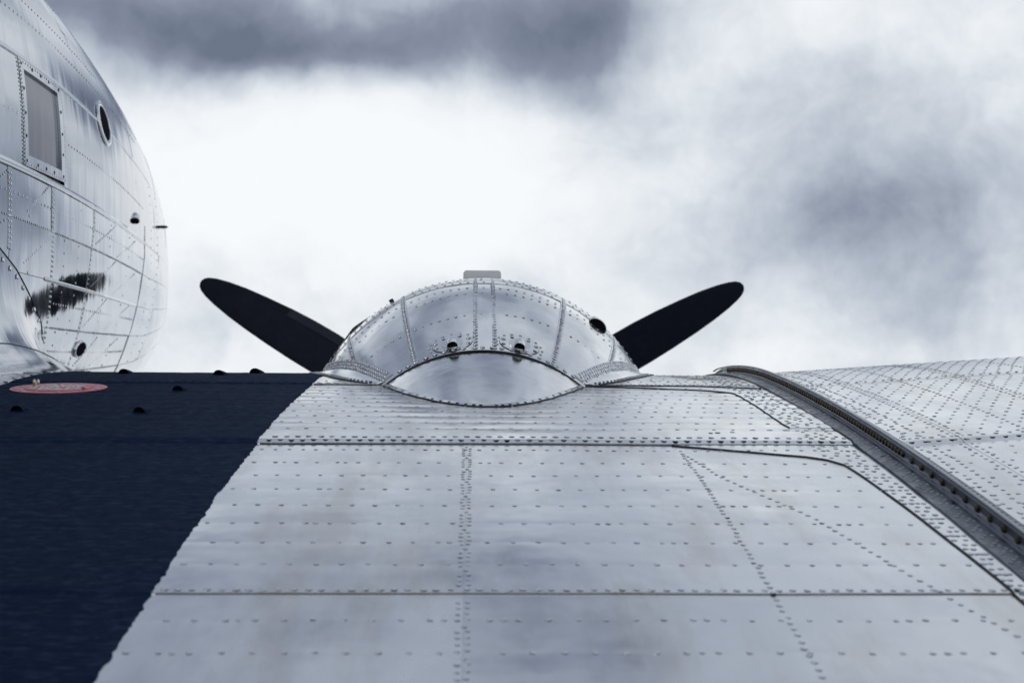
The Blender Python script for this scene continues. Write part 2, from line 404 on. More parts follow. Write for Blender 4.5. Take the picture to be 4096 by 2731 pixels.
while y < 5.5:                                                     # dense field on the joint doubler
    xl = np.interp(y, yy1, xx1) if y < S2 else (np.interp(y, yy2, xx2) if y < 4.6 else .84)
    if not (S2 - .01 < y < S2 + .08):
        if xl < .84: xl = .84
        w_ = .957 - xl
        if k % 4 == 0:
            for f_ in (.12, .36, .60, .84): wr(xl + w_ * f_, y, .0056, .001)
        else:
            wr(xl + w_ * ((.22, .55, .80)[k % 3]), y, .0056, .002); wr(xl + w_ * ((.75, .2, .45)[k % 3]), y, .0056, .002)
    y += .0295 if y < S2 else .0245; k += 1
for x, y in ((.62, 3.70), (.64, 3.706), (.68, 3.715), (.745, 3.76), (.79, 3.76), (.83, 3.76)): wr(x, y, .0066)
RW.finish()

# ------------------------------------------------------------------ black walkway with ragged edge
ys = np.concatenate([np.arange(1.47, S1 - .001, .012), [S1 + .0005], np.arange(S1 + .008, S2 - .001, .012), [S2 + .0005], np.arange(S2 + .006, S3 - .001, .0075), [S3 + .0005], np.arange(S3 + .008, 6.6, .014)])
nx = 46; P = np.zeros((nx, len(ys), 3))
rag = np.cumsum(rng.normal(0, .0007, len(ys))); rag -= np.convolve(rag, np.ones(25) / 25, 'same'); rag += rng.normal(0, .0010, len(ys)) + .004 * (rng.random(len(ys)) > .95)
for j, y in enumerate(ys):
    tt = np.linspace(0, 1, nx) ** .6; x = -1.56 + (1.56 - .538 + rag[j]) * tt
    P[:, j] = np.stack([x, np.full(nx, y), zskin(x, np.full(nx, y)) + .0019 + .0003 * np.sin(x * 60 + y * 31)], 1)
mb = MB(); sheet(mb, P, .0019, (0, 0, 1))
walk = mb.build('walkway', M_walk, airplane, 'navy black non-slip walkway with ragged edge')
RK = Rivets(walk, M_walk, 'rivet', 120)
for y, p in ((S3 + .034, .0285), (S3 + .010, .0285), (5.0, .09), (S2 - .06, .07)):
    x = -1.45
    while x < -.56: RK.add((x, y, float(zskin(x, y)) + .0012), wnorm(x, y), .0058 if y > S2 else .004); x += p
RK.finish()
def teardrop(x, y, s, turn):
    """hooded drain vent: open mouth to the rear, tail running forward"""
    mb = MB(); nu, nv = 15, 13; P = np.zeros((nu, nv, 3)); c, sn = math.cos(turn), math.sin(turn)
    for i in range(nu):
        t = i / (nu - 1); wv = .021 * s * (1 - t ** 1.7) ** .6 + .0005; hv = .019 * s * (1 - t ** 1.3) + .0003
        for j in range(nv):
            a = math.pi * j / (nv - 1); lx = wv * math.cos(a); ly = t * .085 * s
            gx = x + lx * c + ly * sn; gy = y - lx * sn + ly * c
            P[i, j] = (gx, gy, float(zskin(gx, gy)) + .0012 + hv * math.sin(a))
    sheet(mb, P, .0016, (0, 0, 1))
    o = mb.build('drain_vent', M_walk, walk)
    mb = MB(); q = [(x + .0195 * s * math.cos(a) * c + .012 * s * sn, y - .0195 * s * math.cos(a) * sn + .012 * s * c, float(zskin(x, y)) + .0015 + .0165 * s * math.sin(a)) for a in np.linspace(0, math.pi, 13)]
    mb.add(q, [tuple(range(13))], False); mb.build('vent_mouth', M_dark, walk)
for x, y, s in ((-1.274, 4.013, 1.0), (-.931, 4.0, 1.0), (-.932, 4.523, 1.0), (-1.267, 5.20, 1.05), (-.917, 5.16, 1.1), (-.82, 5.38, 1.15)): teardrop(x, y, s * .9, .25)

# ------------------------------------------------------------------ red filler plate
FX, FY, FRad = -1.317, 4.572, .149
def disc(mb, r, dz, h, n=40, r0=0):
    top = [(FX + r * math.cos(a), FY + r * math.sin(a)) for a in np.linspace(0, 2 * math.pi, n, endpoint=False)]
    z = lambda x, y: float(zbase(x, y)) + .0045 + dz
    v = [(x, y, z(x, y) + h) for x, y in top] + [(x, y, z(x, y)) for x, y in top] + [(FX, FY, z(FX, FY) + h)]
    f = [(k, (k + 1) % n, 2 * n) for k in range(n)] + [(n + k, n + (k + 1) % n, (k + 1) % n, k) for k in range(n)]
    mb.add(v, f, False)
mb = MB(); disc(mb, FRad, 0, .0025)
plate = mb.build('filler_plate', M_red, airplane, 'round red fuel filler plate lettered AUX TANK 200 US GAL')
mb = MB(); disc(mb, .1065, .0012, .0016); mb.build('lid_joint', M_seal, plate)
mb = MB(); disc(mb, .1050, .0012, .0026); mb.build('lid', M_red, plate)
RP = Rivets(plate, M_rivet)
for k in range(12):
    a = 6.2832 * (k + .5) / 12; x, y = FX + .131 * math.cos(a), FY + .131 * math.sin(a); RP.add((x, y, float(zbase(x, y)) + .0068), wnorm(x, y), .0066)
RP.finish()
def text_mesh(body, size):
    cu = bpy.data.curves.new('lettering', 'FONT'); cu.body = body; cu.size = size; cu.align_x = 'CENTER'; cu.extrude = .0003; cu.offset = .0012
    to = bpy.data.objects.new('lettering', cu); col.objects.link(to)
    me = bpy.data.meshes.new_from_object(to.evaluated_get(bpy.context.evaluated_depsgraph_get())); bpy.data.objects.remove(to); return me
for body, dy, sx in (('AUX', .050, 1.3), ('TANK', .008, 1.3), ('200 US', -.034, 1.45), ('GAL', -.076, 1.3)):
    me = text_mesh(body, .046)
    for v in me.vertices:
        x = FX + .005 + v.co.x * sx; y = FY + dy + v.co.y; v.co = (x, y, float(zbase(x, y)) + .0045 + .0012 + .0031 + v.co.z)
    newobj('lettering', me, M_white, plate)
mb = MB()                                                           # hinge on the right, latch on the left
for k in range(7):
    p0 = np.array([FX + .088, FY - .05 + k * .0155, float(zbase(FX, FY)) + .0090]); q = []
    for a in np.linspace(0, 2 * math.pi, 8, endpoint=False):
        q.append(p0 + (.004 * math.cos(a), 0, .004 * math.sin(a)))
    q += [p + (0, .012, 0) for p in q]; mb.add(q, [(i, (i + 1) % 8, 8 + (i + 1) % 8, 8 + i) for i in range(8)] + [tuple(range(8))[::-1], tuple(range(8, 16))], False)
mb.build('hinge', M_red, plate)
mb = MB(); lx, ly = FX - .083, FY + .035; lz = float(zbase(lx, ly)) + .008
for cx, s in ((-.006, 1), (.006, 1)):
    V = [(lx + cx + .0062 * math.sin(t) * math.cos(a), ly + .004 * math.sin(t) * math.sin(a), lz + .012 + .011 * math.cos(t)) for t in np.linspace(.01, math.pi - .01, 7) for a in np.linspace(0, 2 * math.pi, 9, endpoint=False)]
    mb.add(V, [(i * 9 + k, (i + 1) * 9 + k, (i + 1) * 9 + (k + 1) % 9, i * 9 + (k + 1) % 9) for i in range(6) for k in range(9)])
V = [(lx + r * math.cos(a), ly + r * math.sin(a), lz + z) for r, z in ((.011, -.001), (.010, .003), (.004, .005), (.004, .014)) for a in np.linspace(0, 2 * math.pi, 10, endpoint=False)]
mb.add(V, [(i * 10 + k, i * 10 + (k + 1) % 10, (i + 1) * 10 + (k + 1) % 10, (i + 1) * 10 + k) for i in range(3) for k in range(10)])
mb.build('latch', M_brass, plate)

# ------------------------------------------------------------------ outer wing
outer = wing_body('outer_wing', XJ + .012, 3.6, 'riveted silver outer wing rising beyond the joint')
SO = 3.553
def zout(x, y):
    z = zbase(x, y) + .0006 * smooth_noise(np.asarray(x), np.asarray(y), 6, 2) + .0003 * smooth_noise(np.asarray(x), np.asarray(y), 21, 3)
    y = np.asarray(y); j = np.clip((y - SO) / .028, 0, 1)
    return z + np.where(y >= SO, .003 + .0045 * j * j * (3 - 2 * j) - .0060 * np.clip((y - SO - .03) / 1.1, 0, 1), 0) + np.where(y >= 4.71, .0025 * np.clip((5.2 - y) / .5, 0, 1), 0)
for xa, xb in ((XJ + .02, 1.235), (1.2365, 1.62), (1.6215, 3.55)):
    wing_panel(xa, xb, 1.46, SO + .004, zout, parent=outer, dy=.012); wing_panel(xa, xb, SO, 4.714, zout, parent=outer, dy=.010); wing_panel(xa, xb, 4.71, 6.70, zout, parent=outer, dy=.014)
RO = Rivets(outer, M_rivet)
def ro(x, y, r=.0052, jit=.0018):
    if x < 1.098 or x > 2.6: return
    x += random.uniform(-jit, jit); y += random.uniform(-jit, jit); RO.add((x, y, float(zout(x, y))), wnorm(x, y), r * 1.0)
for i, y in enumerate(np.arange(2.2, SO - .03, .075)):
    for x in np.arange(1.10 + (.02 if i % 2 else 0), 2.2, .052): ro(x, y)
for i, y in enumerate(np.arange(SO + .075, 5.75, .054)):
    p = .050 if y < 4.7 else .046
    for x in np.arange(1.10 + (p / 2 if i % 2 else 0), 2.5, p): ro(x, y, .0054 if i % 2 else .0048)
for x in np.arange(1.10, 2.5, .034): ro(x, SO + .050, .0066); ro(x + .01, SO + .016, .0064)
for x in np.arange(1.10, 2.5, .03): ro(x, 4.726, .0052); ro(x + .01, 4.75, .0052)
for xc in (1.222, 1.25, 1.42, 1.605, 1.635, 1.9):
    for y in np.arange(2.2, 5.6, .036): ro(xc, y, .005)
for y in np.arange(2.2, 5.6, .036):
    for xc in (1.115, 1.15): ro(xc + random.uniform(-.006, .006), y, .0054)
RO.finish()

# ------------------------------------------------------------------ bolted joint flange
yf = np.linspace(1.47, 6.45, 160); zf = zbase(np.full(160, XJ - .04), yf) + .004; zfo = zbase(np.full(160, XJ + .03), yf) + .004
def angle(side):
    mb = MB(); zz = zf if side < 0 else zfo + .001
    leg, t, h, rr = .063 if side < 0 else .052, .0038, .033, .010
    c0 = XJ + side * .0035
    prof = [(leg, .0014), (leg, .0014 + t), (rr + t, .0014 + t), (t + rr * .3, .0014 + t + rr * .35), (t, .0014 + t + rr), (t, h - .003), (t - .0012, h), (.0008, h + .0006), (0, h - .001), (0, .0014)]
    h_scale = np.clip((6.3 - yf) / .5, .15, 1)
    P = np.array([[(c0 + side * a, y, z + (b * k if b > .02 else b)) for a, b in prof] for y, z, k in zip(yf, zz, h_scale)])
    n, m_ = P.shape[:2]; f = [(i * m_ + j, i * m_ + (j + 1) % m_, (i + 1) * m_ + (j + 1) % m_, (i + 1) * m_ + j) for i in range(n - 1) for j in range(m_)]
    if side > 0: f = [q[::-1] for q in f]
    mb.add(P.reshape(-1, 3), f, False); return mb
flange = angle(-1).build('joint_flange', M_flange, airplane, 'dark bolted flange strip joining the two wing sections')
angle(1).build('rear_angle', M_flange, flange)
mb = MB()
P = np.array([[(XJ - .005, y, z + .0345), (XJ - .003, y, z + .0363), (XJ + .003, y, z + .0363), (XJ + .005, y, z + .0345)] for y, z in zip(yf[:-12], (zf + .5 * (zfo - zf))[:-12])])
sheet(mb, P, .003, (0, 0, 1)); mb.build('cap_strip', M_flangerivet, flange)
bseg = 6
hexv = [(math.cos(6.2832 * k / bseg), math.sin(6.2832 * k / bseg), z) for z in (-.1, .55) for k in range(bseg)] + [(.72 * math.cos(6.2832 * k / bseg), .72 * math.sin(6.2832 * k / bseg), .72) for k in range(bseg)]
hexf = [(j * 6 + k, j * 6 + (k + 1) % 6, (j + 1) * 6 + (k + 1) % 6, (j + 1) * 6 + k) for j in range(2) for k in range(6)] + [tuple(range(12, 18))]
BM = mesh('bolt', hexv, hexf, False); BM.materials.append(M_bolt)
y = 1.7
while y < 5.7:
    o = bpy.data.objects.new('bolt', BM); col.objects.link(o); o.parent = flange
    z = float(zbase(XJ - .04, y)) + .023; r = .0076
    o.matrix_local = Matrix.Translation((XJ - .0035 - .0038, y, z)) @ Matrix.Rotation(-math.pi / 2, 4, 'Y') @ Matrix.Rotation(random.uniform(0, 1), 4, 'Z') @ Matrix.Scale(r, 4)
    y += .072 if y < 3.33 else .0265
RF = Rivets(flange, M_flangerivet)
k = 0
for y in np.arange(1.9, 5.6, .0165):
    if (k % 8) < 6 or y < S2:
        xo = .972 + .011 * (k % 3) + .003; zz = float(zbase(.975, y)) + .0092
        RF.add((xo, y, zz), wnorm(.95, y), .0056)
        if k % 2: RF.add((xo + .016 if xo < .99 else .975, y + .004, zz), wnorm(.95, y), .0056)
    k += 1
for y in np.arange(1.9, 5.6, .024):
    for xo in (1.060, 1.075): RF.add((xo, y + (xo > 1.07) * .012, float(zbase(xo, y)) + .0102), wnorm(1.2, y), .0062)
RF.finish()

# ------------------------------------------------------------------ engine nacelle
def NP(y, ph, off=0.):
    y = np.asarray(y, float); ph = np.asarray(ph, float); r = nr(y) + off
    return np.stack(np.broadcast_arrays(XN + r * np.sin(ph), y, nzc(y) + r * np.cos(ph)), -1)
def NNr(y, ph):
    e = .01; a = NP(y + e, ph) - NP(y - e, ph); b = NP(y, ph + e) - NP(y, ph - e); n = np.cross(b, a); n = n / np.linalg.norm(n)
    return n if n @ np.array([math.sin(ph), 0, math.cos(ph)]) > 0 else -n
d2 = math.radians
YA = 4.755                                       # rear arch edge of the nacelle skin
prof = [(YA + .02, -.012), (5.2, -.012), (5.8, -.012), (6.2, -.012), (6.25, 0), (7.3, 0)]
mb = MB(); P = []
for y in list(np.linspace(YA + .02, 5.8, 14)) + [6.1, 6.4, 6.9]:
    P.append([NP(y, a, -.012) for a in np.linspace(-math.pi, math.pi, 41)])
sheet(mb, np.array(P), 0, (0, 0, 1))
nacelle = mb.build('engine_nacelle', M_seal, airplane, 'rounded polished aluminium engine nacelle with riveted seams')
def npanel(y0, y1, a0, a1, off=0., thick=.003, name='skin_panel', mt=None, pillow=.0012, yfun=None, ny=28, na=None, label=None):
    na = na or max(3, int(abs(a1 - a0) / .035) + 2); ys = np.linspace(0, 1, ny); aa = np.linspace(a0, a1, na)
    U, A = np.meshgrid(ys, aa, indexing='ij'); y0_ = y0(A) if callable(y0) else y0; Y = y0_ + (y1 - y0_) * U
    T = (A - a0) / (a1 - a0)
    o = off + pillow * np.sin(math.pi * U) * np.sin(math.pi * T) + .0011 * smooth_noise(A * 2.2, Y, 8, off * 900)
    r = nr(Y) + o; P = np.stack([XN + r * np.sin(A), Y, nzc(Y) + r * np.cos(A)], -1)
    mb = MB(); sheet(mb, P, thick, (math.sin((a0 + a1) / 2), -.2, math.cos((a0 + a1) / 2))); return mb.build(name, mt or M_nac, nacelle, label)
YT = 5.47
angs = [-100, -47, -26, 26.5, 47, 100]
for i in range(5):
    a0, a1 = d2(angs[i] + .06), d2(angs[i + 1] - .06)
    npanel(YA, YT, a0, a1, 0.0005 * (i % 2), pillow=.0022)
for a0, a1 in ((-100, -60), (-60, -1), (-1, 60), (60, 100)): npanel(YT - .004, 6.05, d2(a0), d2(a1), .0028, ny=18)
for a0, a1 in ((-180, -60), (-60, 60), (60, 180)):                       # engine cowl further forward
    mb = MB(); ys = np.array([6.05, 6.25, 6.7, 7.4, 7.9, 8.15, 8.25]); rr = np.array([.705, .725, .735, .73, .69, .62, .54]); A = np.linspace(d2(a0), d2(a1), 30)
    P = np.array([[(XN * .6 + r * math.sin(a), y, -.56 + (r - .018) * math.cos(a)) for a in A] for y, r in zip(ys, rr)]); sheet(mb, P, .003, (math.sin(d2((a0 + a1) / 2)), 0, math.cos(d2((a0 + a1) / 2)))); mb.build('cowl_panel', M_nac, nacelle)
RN = Rivets(nacelle, M_rivet)
def rn(y, ph, r=.0046, off=.0012):
    p = NP(y, ph, off)
    if p[2] < float(zbase(p[0], y)) + .03: return
    RN.add(p, NNr(y, ph), r * 1.12)
def strap(a0, y0, y1, wv, name='seam_strap', rows=1, pitch=.0235, par=False):
    mb = MB(); ys = np.linspace(y0, y1, 40)
    if wv:
        P = np.zeros((40, 4, 3))
        for i, y in enumerate(ys):
            for j, s in enumerate((-1, -.4, .4, 1)):
                P[i, j] = NP(y, a0 + s * wv / nr(y) / 2, .0028)
        sheet(mb, P, .0026, (math.sin(a0), -.2, math.cos(a0))); mb.build(name, M_strap, nacelle)
    y = y0 + .012
    while y < y1:
        rn(y, (a0 * .6 / nr(y) if par else a0), .0068 if not par else .0074, .0030 if wv else .0014); y += pitch * (.75 if y > 5.3 else 1)
for a in (-26, 26.5): strap(d2(a), YA, 5.62, .024, pitch=.0175)
for a in (-47, 47): strap(d2(a), 4.99, 5.66, .026, pitch=.019)
for a in (-2.6, 3.6): strap(d2(a), YA, 5.66, 0, par=True, pitch=.021)
for y, p, dbl in ((5.02, .030, 0), (5.27, .031, 0), (5.36, .031, 0), (YT + .018, .030, 1), (5.56, .030, 1), (5.66, .028, 1)):
    a = -1.5
    while a < 1.5:
        if all(abs(a - d2(q)) > .03 for q in (-47, -26, -2.6, 3.6, 26.5, 47)): rn(y + .02 * math.sin(a * 3) * (y < 5.3), a, .0046, .0040 if y > YT else .0024)
        a += p / nr(y)
for a in np.arange(-.75, .76, .062):                                   # along the arch edge
    rn(YA + .014, a, .0075, .0012)
tube_line([NP(YA - .002, a, -.0015) for a in np.linspace(-.80, .80, 80)], .0028, 'sealant_bead', M_seal, nacelle)

# rear fairing lobe lying on the wing
LB = MB(); nu, nv = 34, 41; P = np.zeros((nu, nv, 3))
for i in range(nu):
    t = i / (nu - 1); y = 4.192 + (YA + .012 - 4.192) * t ** 1.6
    wv = .325 * math.sqrt(max((y - 4.19) / .57, 0)) + .001; xc = XN + .012 * (1 - t)
    r = (nr(YA) - .004); top = nzc(YA) + r
    s = (y - 4.192) / (YA + .012 - 4.192); hh = (s ** .86)
    for j in range(nv):
        q = -1 + 2 * j / (nv - 1); x = xc + wv * q; zb = float(zbase(x, y)) + .004
        full = nzc(YA) + math.sqrt(max(r * r - (wv / .325 * .325 * q * .99) ** 2, 0)) if s > .999 else 0
        zc0 = float(zbase(XN, YA)) + .004; H = (top - zc0)
        P[i, j] = (x, y, zb + H * hh * (max(1 - abs(q) ** 2.15, 0)) ** .97)
sheet(LB, P, .003, (0, -.3, 1)); LB.build('rear_fairing', M_nac, nacelle, 'smooth bulged tail fairing of the nacelle on the wing')
mb = MB(); P = np.zeros((80, 3, 3)); rim = []
for i, q in enumerate(np.linspace(-1, 1, 80)):
    y = 4.192 + (YA - .01 - 4.192) * abs(q) ** 2; wv = .325 * math.sqrt(max((y - 4.19) / .57, 0)); xc = XN + .012 * (1 - abs(q)); x = xc + math.copysign(wv, q)
    tx, ty = math.copysign(.55, q) * min(1, abs(q) * 2), -1 + .45 * abs(q); l_ = math.hypot(tx, ty); tx, ty = tx / l_, ty / l_
    for j, o in enumerate((-.006, .006, .017)):
        xx, yy = x + tx * o, y + ty * o; P[i, j] = (xx, yy, float(zskin(xx, yy)) + (.0075, .0052, .0034)[j])
    rim.append((P[i, 1] + (0, 0, .0005), (-ty * 0, 0, 1))); 
sheet(mb, P, .0022, (0, 0, 1)); mb.build('fairing_flange', M_nac, nacelle)
tube_line(P[:, 2] - np.array([0, 0, .0016]), .0022, 'sealant_bead', M_seal, nacelle)
for i in range(2, 79, 3): RN.add(P[i, 1] + (0, 0, .0006), (0, -.1, 1), .0052)
# side fillets with triple riveted bands
for s in (-1, 1):
    ys = np.linspace(YA + .02, 5.82, 44); C = np.zeros((44, 13, 3)); Bd = np.zeros((44, 5, 3)); Fl = np.zeros((44, 3, 3))
    for i, y in enumerate(ys):
        zb = float(zbase(XN, y)); k = min(1, (y - YA) / .16); r = nr(y); up_ = float(np.interp(y, [4.77, 4.9, 5.03, 5.2, 5.4, 5.6, 5.82], [.014, .028, .036, .032, .016, .006, .004]))
        def nacx(z): return math.sqrt(max(r * r - (z - nzc(y)) ** 2, 0))
        zn = zb + up_; a = np.array([nacx(zn) + .003, zn]); xi = nacx(zb); wdt = .012 + .018 * k; b = np.array([xi + wdt, zb + .0065]); c = np.array([xi + .004, zb + .008])
        for j, t in enumerate(np.linspace(0, 1, 13)):
            q = (1 - t) ** 2 * a + 2 * t * (1 - t) * c + t * t * b; C[i, j] = (XN + s * q[0], y, q[1])
        ph = math.acos(min(1, max(-1, (zn - nzc(y)) / r)))
        for j, t in enumerate(np.linspace(-.010, .034, 5)): Bd[i, j] = NP(y, s * (ph - t / r), .0045)
        for j, o in enumerate((-.004, .010, .024)): xx = XN + s * (xi + wdt + o); Fl[i, j] = (xx, y, float(zskin(xx, y)) + (.0062, .0036, .0030)[j])
    mb = MB(); sheet(mb, C, .003, (s * .7, 0, .7)); mb.build('fillet', M_nac, nacelle)
    mb = MB(); sheet(mb, Bd, .003, (s * .7, 0, .7)); mb.build('seam_strap', M_strap, nacelle)
    mb = MB(); sheet(mb, Fl, .0024, (0, 0, 1)); mb.build('fillet_flange', M_nac, nacelle)
    tube_line(Fl[:, 2] - np.array([0, 0, .001]), .0022, 'sealant_bead', M_seal, nacelle)
    nb = normals(Bd); nb = nb * np.sign((nb.reshape(-1, 3) @ np.array([s * .7, 0, .7])).mean())
    pos = np.linspace(.5, 42.5, 58)
    for q in pos:
        for j in (.6, 1.9, 3.2):
            u = q + .35 * j - .5; i = int(min(max(u, 0), 42)); fr = min(max(u - i, 0), 1); jj = int(j); fj = j - jj
            p = (1 - fr) * ((1 - fj) * Bd[i, jj] + fj * Bd[i, jj + 1]) + fr * ((1 - fj) * Bd[i + 1, jj] + fj * Bd[i + 1, jj + 1])
            RN.add(p, nb[i, jj], .0068)
    for q in np.linspace(0, 42.5, 46):
        i = int(q); fr = q - i
        for j in (.35, 1.3):
            jj = int(j); fj = j - jj; p = (1 - fr) * ((1 - fj) * Fl[i, jj] + fj * Fl[i, jj + 1]) + fr * ((1 - fj) * Fl[i + 1, jj] + fj * Fl[i + 1, jj + 1]); RN.add(p + (0, 0, .0006), (0, 0, 1), .0052)
# hooded vent pipes on oval plates
RS = []
for xo in (-.106, .122):
    yc = 4.815; ph = math.asin(xo / nr(yc)); n = NNr(yc, ph); t = np.array([math.cos(ph), 0, -math.sin(ph)]); f_ = np.cross(n, t); f_ = f_ if f_[1] > 0 else -f_
    def at_plate(u, v, off):
        y = yc + v * .93; a = ph + u / nr(y); return NP(y, a, off)
    mb = MB(); A = np.linspace(0, 2 * math.pi, 41); P = np.array([[at_plate(.068 * k * math.cos(a), .056 * k * math.sin(a), .0030) for a in A] for k in (.02, .5, .85, 1)])
    sheet(mb, P, 0, n); rimp = P[-1]; mb.add(np.vstack([rimp, rimp - .003 * n]), [(i, i + 1, 41 + i + 1, 41 + i) for i in range(40)], False); mb.build('vent_plate', M_nac, nacelle)
    tube_line(P[-1] - .0016 * n, .0016, 'sealant_bead', M_seal, nacelle)
    mb = MB(); P = np.array([[at_plate(.036 * k * math.cos(a), -.004 + .037 * k * math.sin(a), .0060) for a in A] for k in (.02, .6, 1)]); sheet(mb, P, 0, n); rimp = P[-1]
    mb.add(np.vstack([rimp, rimp - .003 * n]), [(i, i + 1, 41 + i + 1, 41 + i) for i in range(40)], False); mb.build('vent_flange', M_strap, nacelle)
    mb = MB(); P = np.zeros((14, 15, 3)); mouth = None
    for i in range(14):
        q = i / 13; hv = .018 * (1 - q ** 2.2) ** .75 + .0006; wv = .0190 * (1 - q ** 3) ** .5 + .0006
        for j in range(15):
            a = math.pi * j / 14; base = at_plate(wv * math.cos(a), -.030 + .062 * q, .0052); P[i, j] = base + n * hv * math.sin(a)
    sheet(mb, P, .0016, n); mb.build('vent_hood', M_nac, nacelle)
    mb = MB(); q = P[2] - n * .0022; mb.add(q, [tuple(range(15))], False); mb.build('vent_mouth', M_dark, nacelle)
    for a in (20, 62, 118, 160, 205, 250, 290, 335):
        RN.add(at_plate(.060 * math.cos(d2(a)), .044 * math.sin(d2(a)), .0046), n, .0066 if a % 4 else .008)
    for a in np.arange(-20, 201, 22): RN.add(at_plate(.080 * math.cos(d2(a)), .068 * math.sin(d2(a)), .0018), n, .0050)
# side air outlets: lipped dark slots
def outlet(ph0, y0, side, sz):
    n = NNr(y0, ph0); mb = MB(); P = np.zeros((12, 13, 3))
    for i in range(12):
        q = i / 11
        for j in range(13):
            a = math.pi * j / 12; P[i, j] = NP(y0 + q * .22, ph0 - side * .085 * sz * math.cos(a) * (1 - q ** 3), .003) + n * (.038 * sz * (1 - q ** 1.6) + .0005) * math.sin(a)
    sheet(mb, P, .002, n); mb.build('air_outlet', M_nac, nacelle)
    mb = MB(); mb.add(P[0] - n * .002 + np.array([0, .004, 0]), [tuple(range(13))], False); mb.build('outlet_mouth', M_dark, nacelle)
outlet(d2(39.5), 5.44, 1, .66)
for ph, y in ((-30, 5.68),):                                   # small latches standing on the skin
    p = NP(y, d2(ph), .002); n = NNr(y, d2(ph)); t, b, n = frame_of(n); mb = MB()
    for c, (lx_, lz_) in ((0, (.012, .004)), (.017, (.008, .007))):
        q = [p + t * (c + sx * lx_) + b * (sy * .008) + n * z for z in (0, lz_ + .006) for sx, sy in ((-1, -1), (1, -1), (1, 1), (-1, 1))]
        mb.add(q, [(0, 3, 2, 1), (4, 5, 6, 7), (0, 1, 5, 4), (1, 2, 6, 5), (2, 3, 7, 6), (3, 0, 4, 7)], False)
    mb.build('cowl_latch', M_seal, nacelle)
mb = MB()                                                              # raised lip on the left shoulder
P = np.array([[NP(5.68 + .01 * j, d2(a), .003 + .012 * (1 - abs(a + 45) / 7) * (j == 1)) for j in range(3)] for a in np.linspace(-52, -38, 16)]); sheet(mb, P, .002, (-.7, 0, .7)); mb.build('cowl_flap_lip', M_seal, nacelle)
# carburettor air scoop on top
mb = MB(); sx0, sx1, zt = XN - .078, XN + .085, .240
ysn = [(6.28, 0.0), (6.34, -.002), (6.9, -.006), (7.2, -.014)]
sec_ = []
rc = .012
def rrect(x0, x1, z0, z1, y):
    o = [(x0, z0)]
    for cx, cz, a0 in ((x0 + rc, z1 - rc, 180), (x1 - rc, z1 - rc, 90)):
        for k in range(6): a = d2(a0 - 18 * k); o.append((cx + rc * math.cos(a), cz + rc * math.sin(a)))
    return [(a, y, b) for a, b in o + [(x1, z0)]]
P = np.array([rrect(sx0 - k * .2, sx1 + k * .2, .12, zt + k, y) for y, k in ysn]); n_, m_ = P.shape[:2]
mb.add(P.reshape(-1, 3), [(i * m_ + j, i * m_ + j + 1, (i + 1) * m_ + j + 1, (i + 1) * m_ + j) for i in range(n_ - 1) for j in range(m_ - 1)], True)
mb.add(P[0], [tuple(range(m_))], False); mb.build('air_scoop', M_strap, nacelle)
tube_line(P[1] + np.array([0, -.055, 0]), .0028, 'scoop_rim', M_strap, nacelle)
RN.finish()

# ------------------------------------------------------------------ propeller
HUB = np.array([0., 8.95, -.718]); PS = 1.119
tr = [.16, .3, .5, .75, .95, 1.1, 1.25, 1.4, 1.52, 1.62, 1.69, 1.725, 1.745, 1.754]
tu = [.045, .06, .085, .112, .126, .126, .119, .106, .092, .074, .055, .040, .024, .006]
tl = [-.045, -.06, -.09, -.115, -.126, -.124, -.117, -.106, -.093, -.077, -.060, -.046, -.031, -.012]
def blade(ang, mir, name='blade', grow=0., r_lim=(0, 9), cut=None, mt=None):
    a = d2(ang); ax = np.array([math.cos(a), 0, math.sin(a)]); pe = np.array([-math.sin(a), 0, math.cos(a)]) * mir; fy = np.array([0, 1., 0])
    S = []
    for r, u, l in zip(tr, tu, tl):
        if not r_lim[0] <= r <= r_lim[1]: continue
        r, u, l = r * PS, u * PS, l * PS
        be = d2(17 + 26 * (1 - r / 1.97)); ch = (u - l) / 1.0; mid = (u + l) / 2; th = (.024 * (1 - r / 2.12) + .007) + grow
        row = []
        for k in range(16):
            t = 2 * math.pi * k / 16; c = math.cos(t) * .5; h = math.sin(t) * .5
            if cut and c < cut: c = cut
            off = mid + c * ch * (1 + grow * 2); row.append(HUB + ax * r + pe * off + fy * (-off * math.tan(be) * mir * .8 + h * th))
        S.append(row)
    S = np.array(S); n, m_ = S.shape[:2]; mb = MB()
    mb.add(S.reshape(-1, 3), [(i * m_ + k, i * m_ + (k + 1) % m_, (i + 1) * m_ + (k + 1) % m_, (i + 1) * m_ + k) for i in range(n - 1) for k in range(m_)] + [tuple(range(m_))[::-1], tuple((n - 1) * m_ + k for k in range(m_))])
    return mb, name, mt or M_prop
mb = MB()
prof = [(.02, -.28), (.10, -.26), (.16, -.12), (.17, 0), (.16, .12), (.10, .2), (.09, .34), (.05, .42), (.001, .43)]
V = [HUB + np.array([r * math.cos(t), yo, r * math.sin(t)]) for r, yo in prof for t in np.linspace(0, 2 * math.pi, 24, endpoint=False)]
mb.add(V, [(i * 24 + k, i * 24 + (k + 1) % 24, (i + 1) * 24 + (k + 1) % 24, (i + 1) * 24 + k) for i in range(len(prof) - 1) for k in range(24)])
prop = mb.build('propeller', M_prop, airplane, 'matte black three-bladed propeller ahead of the nacelle')
for ang, mir in ((30, 1), (150, -1), (270, 1)):
    b_, nm, mt_ = blade(ang, mir); b_.build(nm, mt_, prop)
b_, nm, mt_ = blade(150, -1, 'deicer_boot', .0035, (.3, 1.3), .30, M_boot); b_.build(nm, mt_, prop)

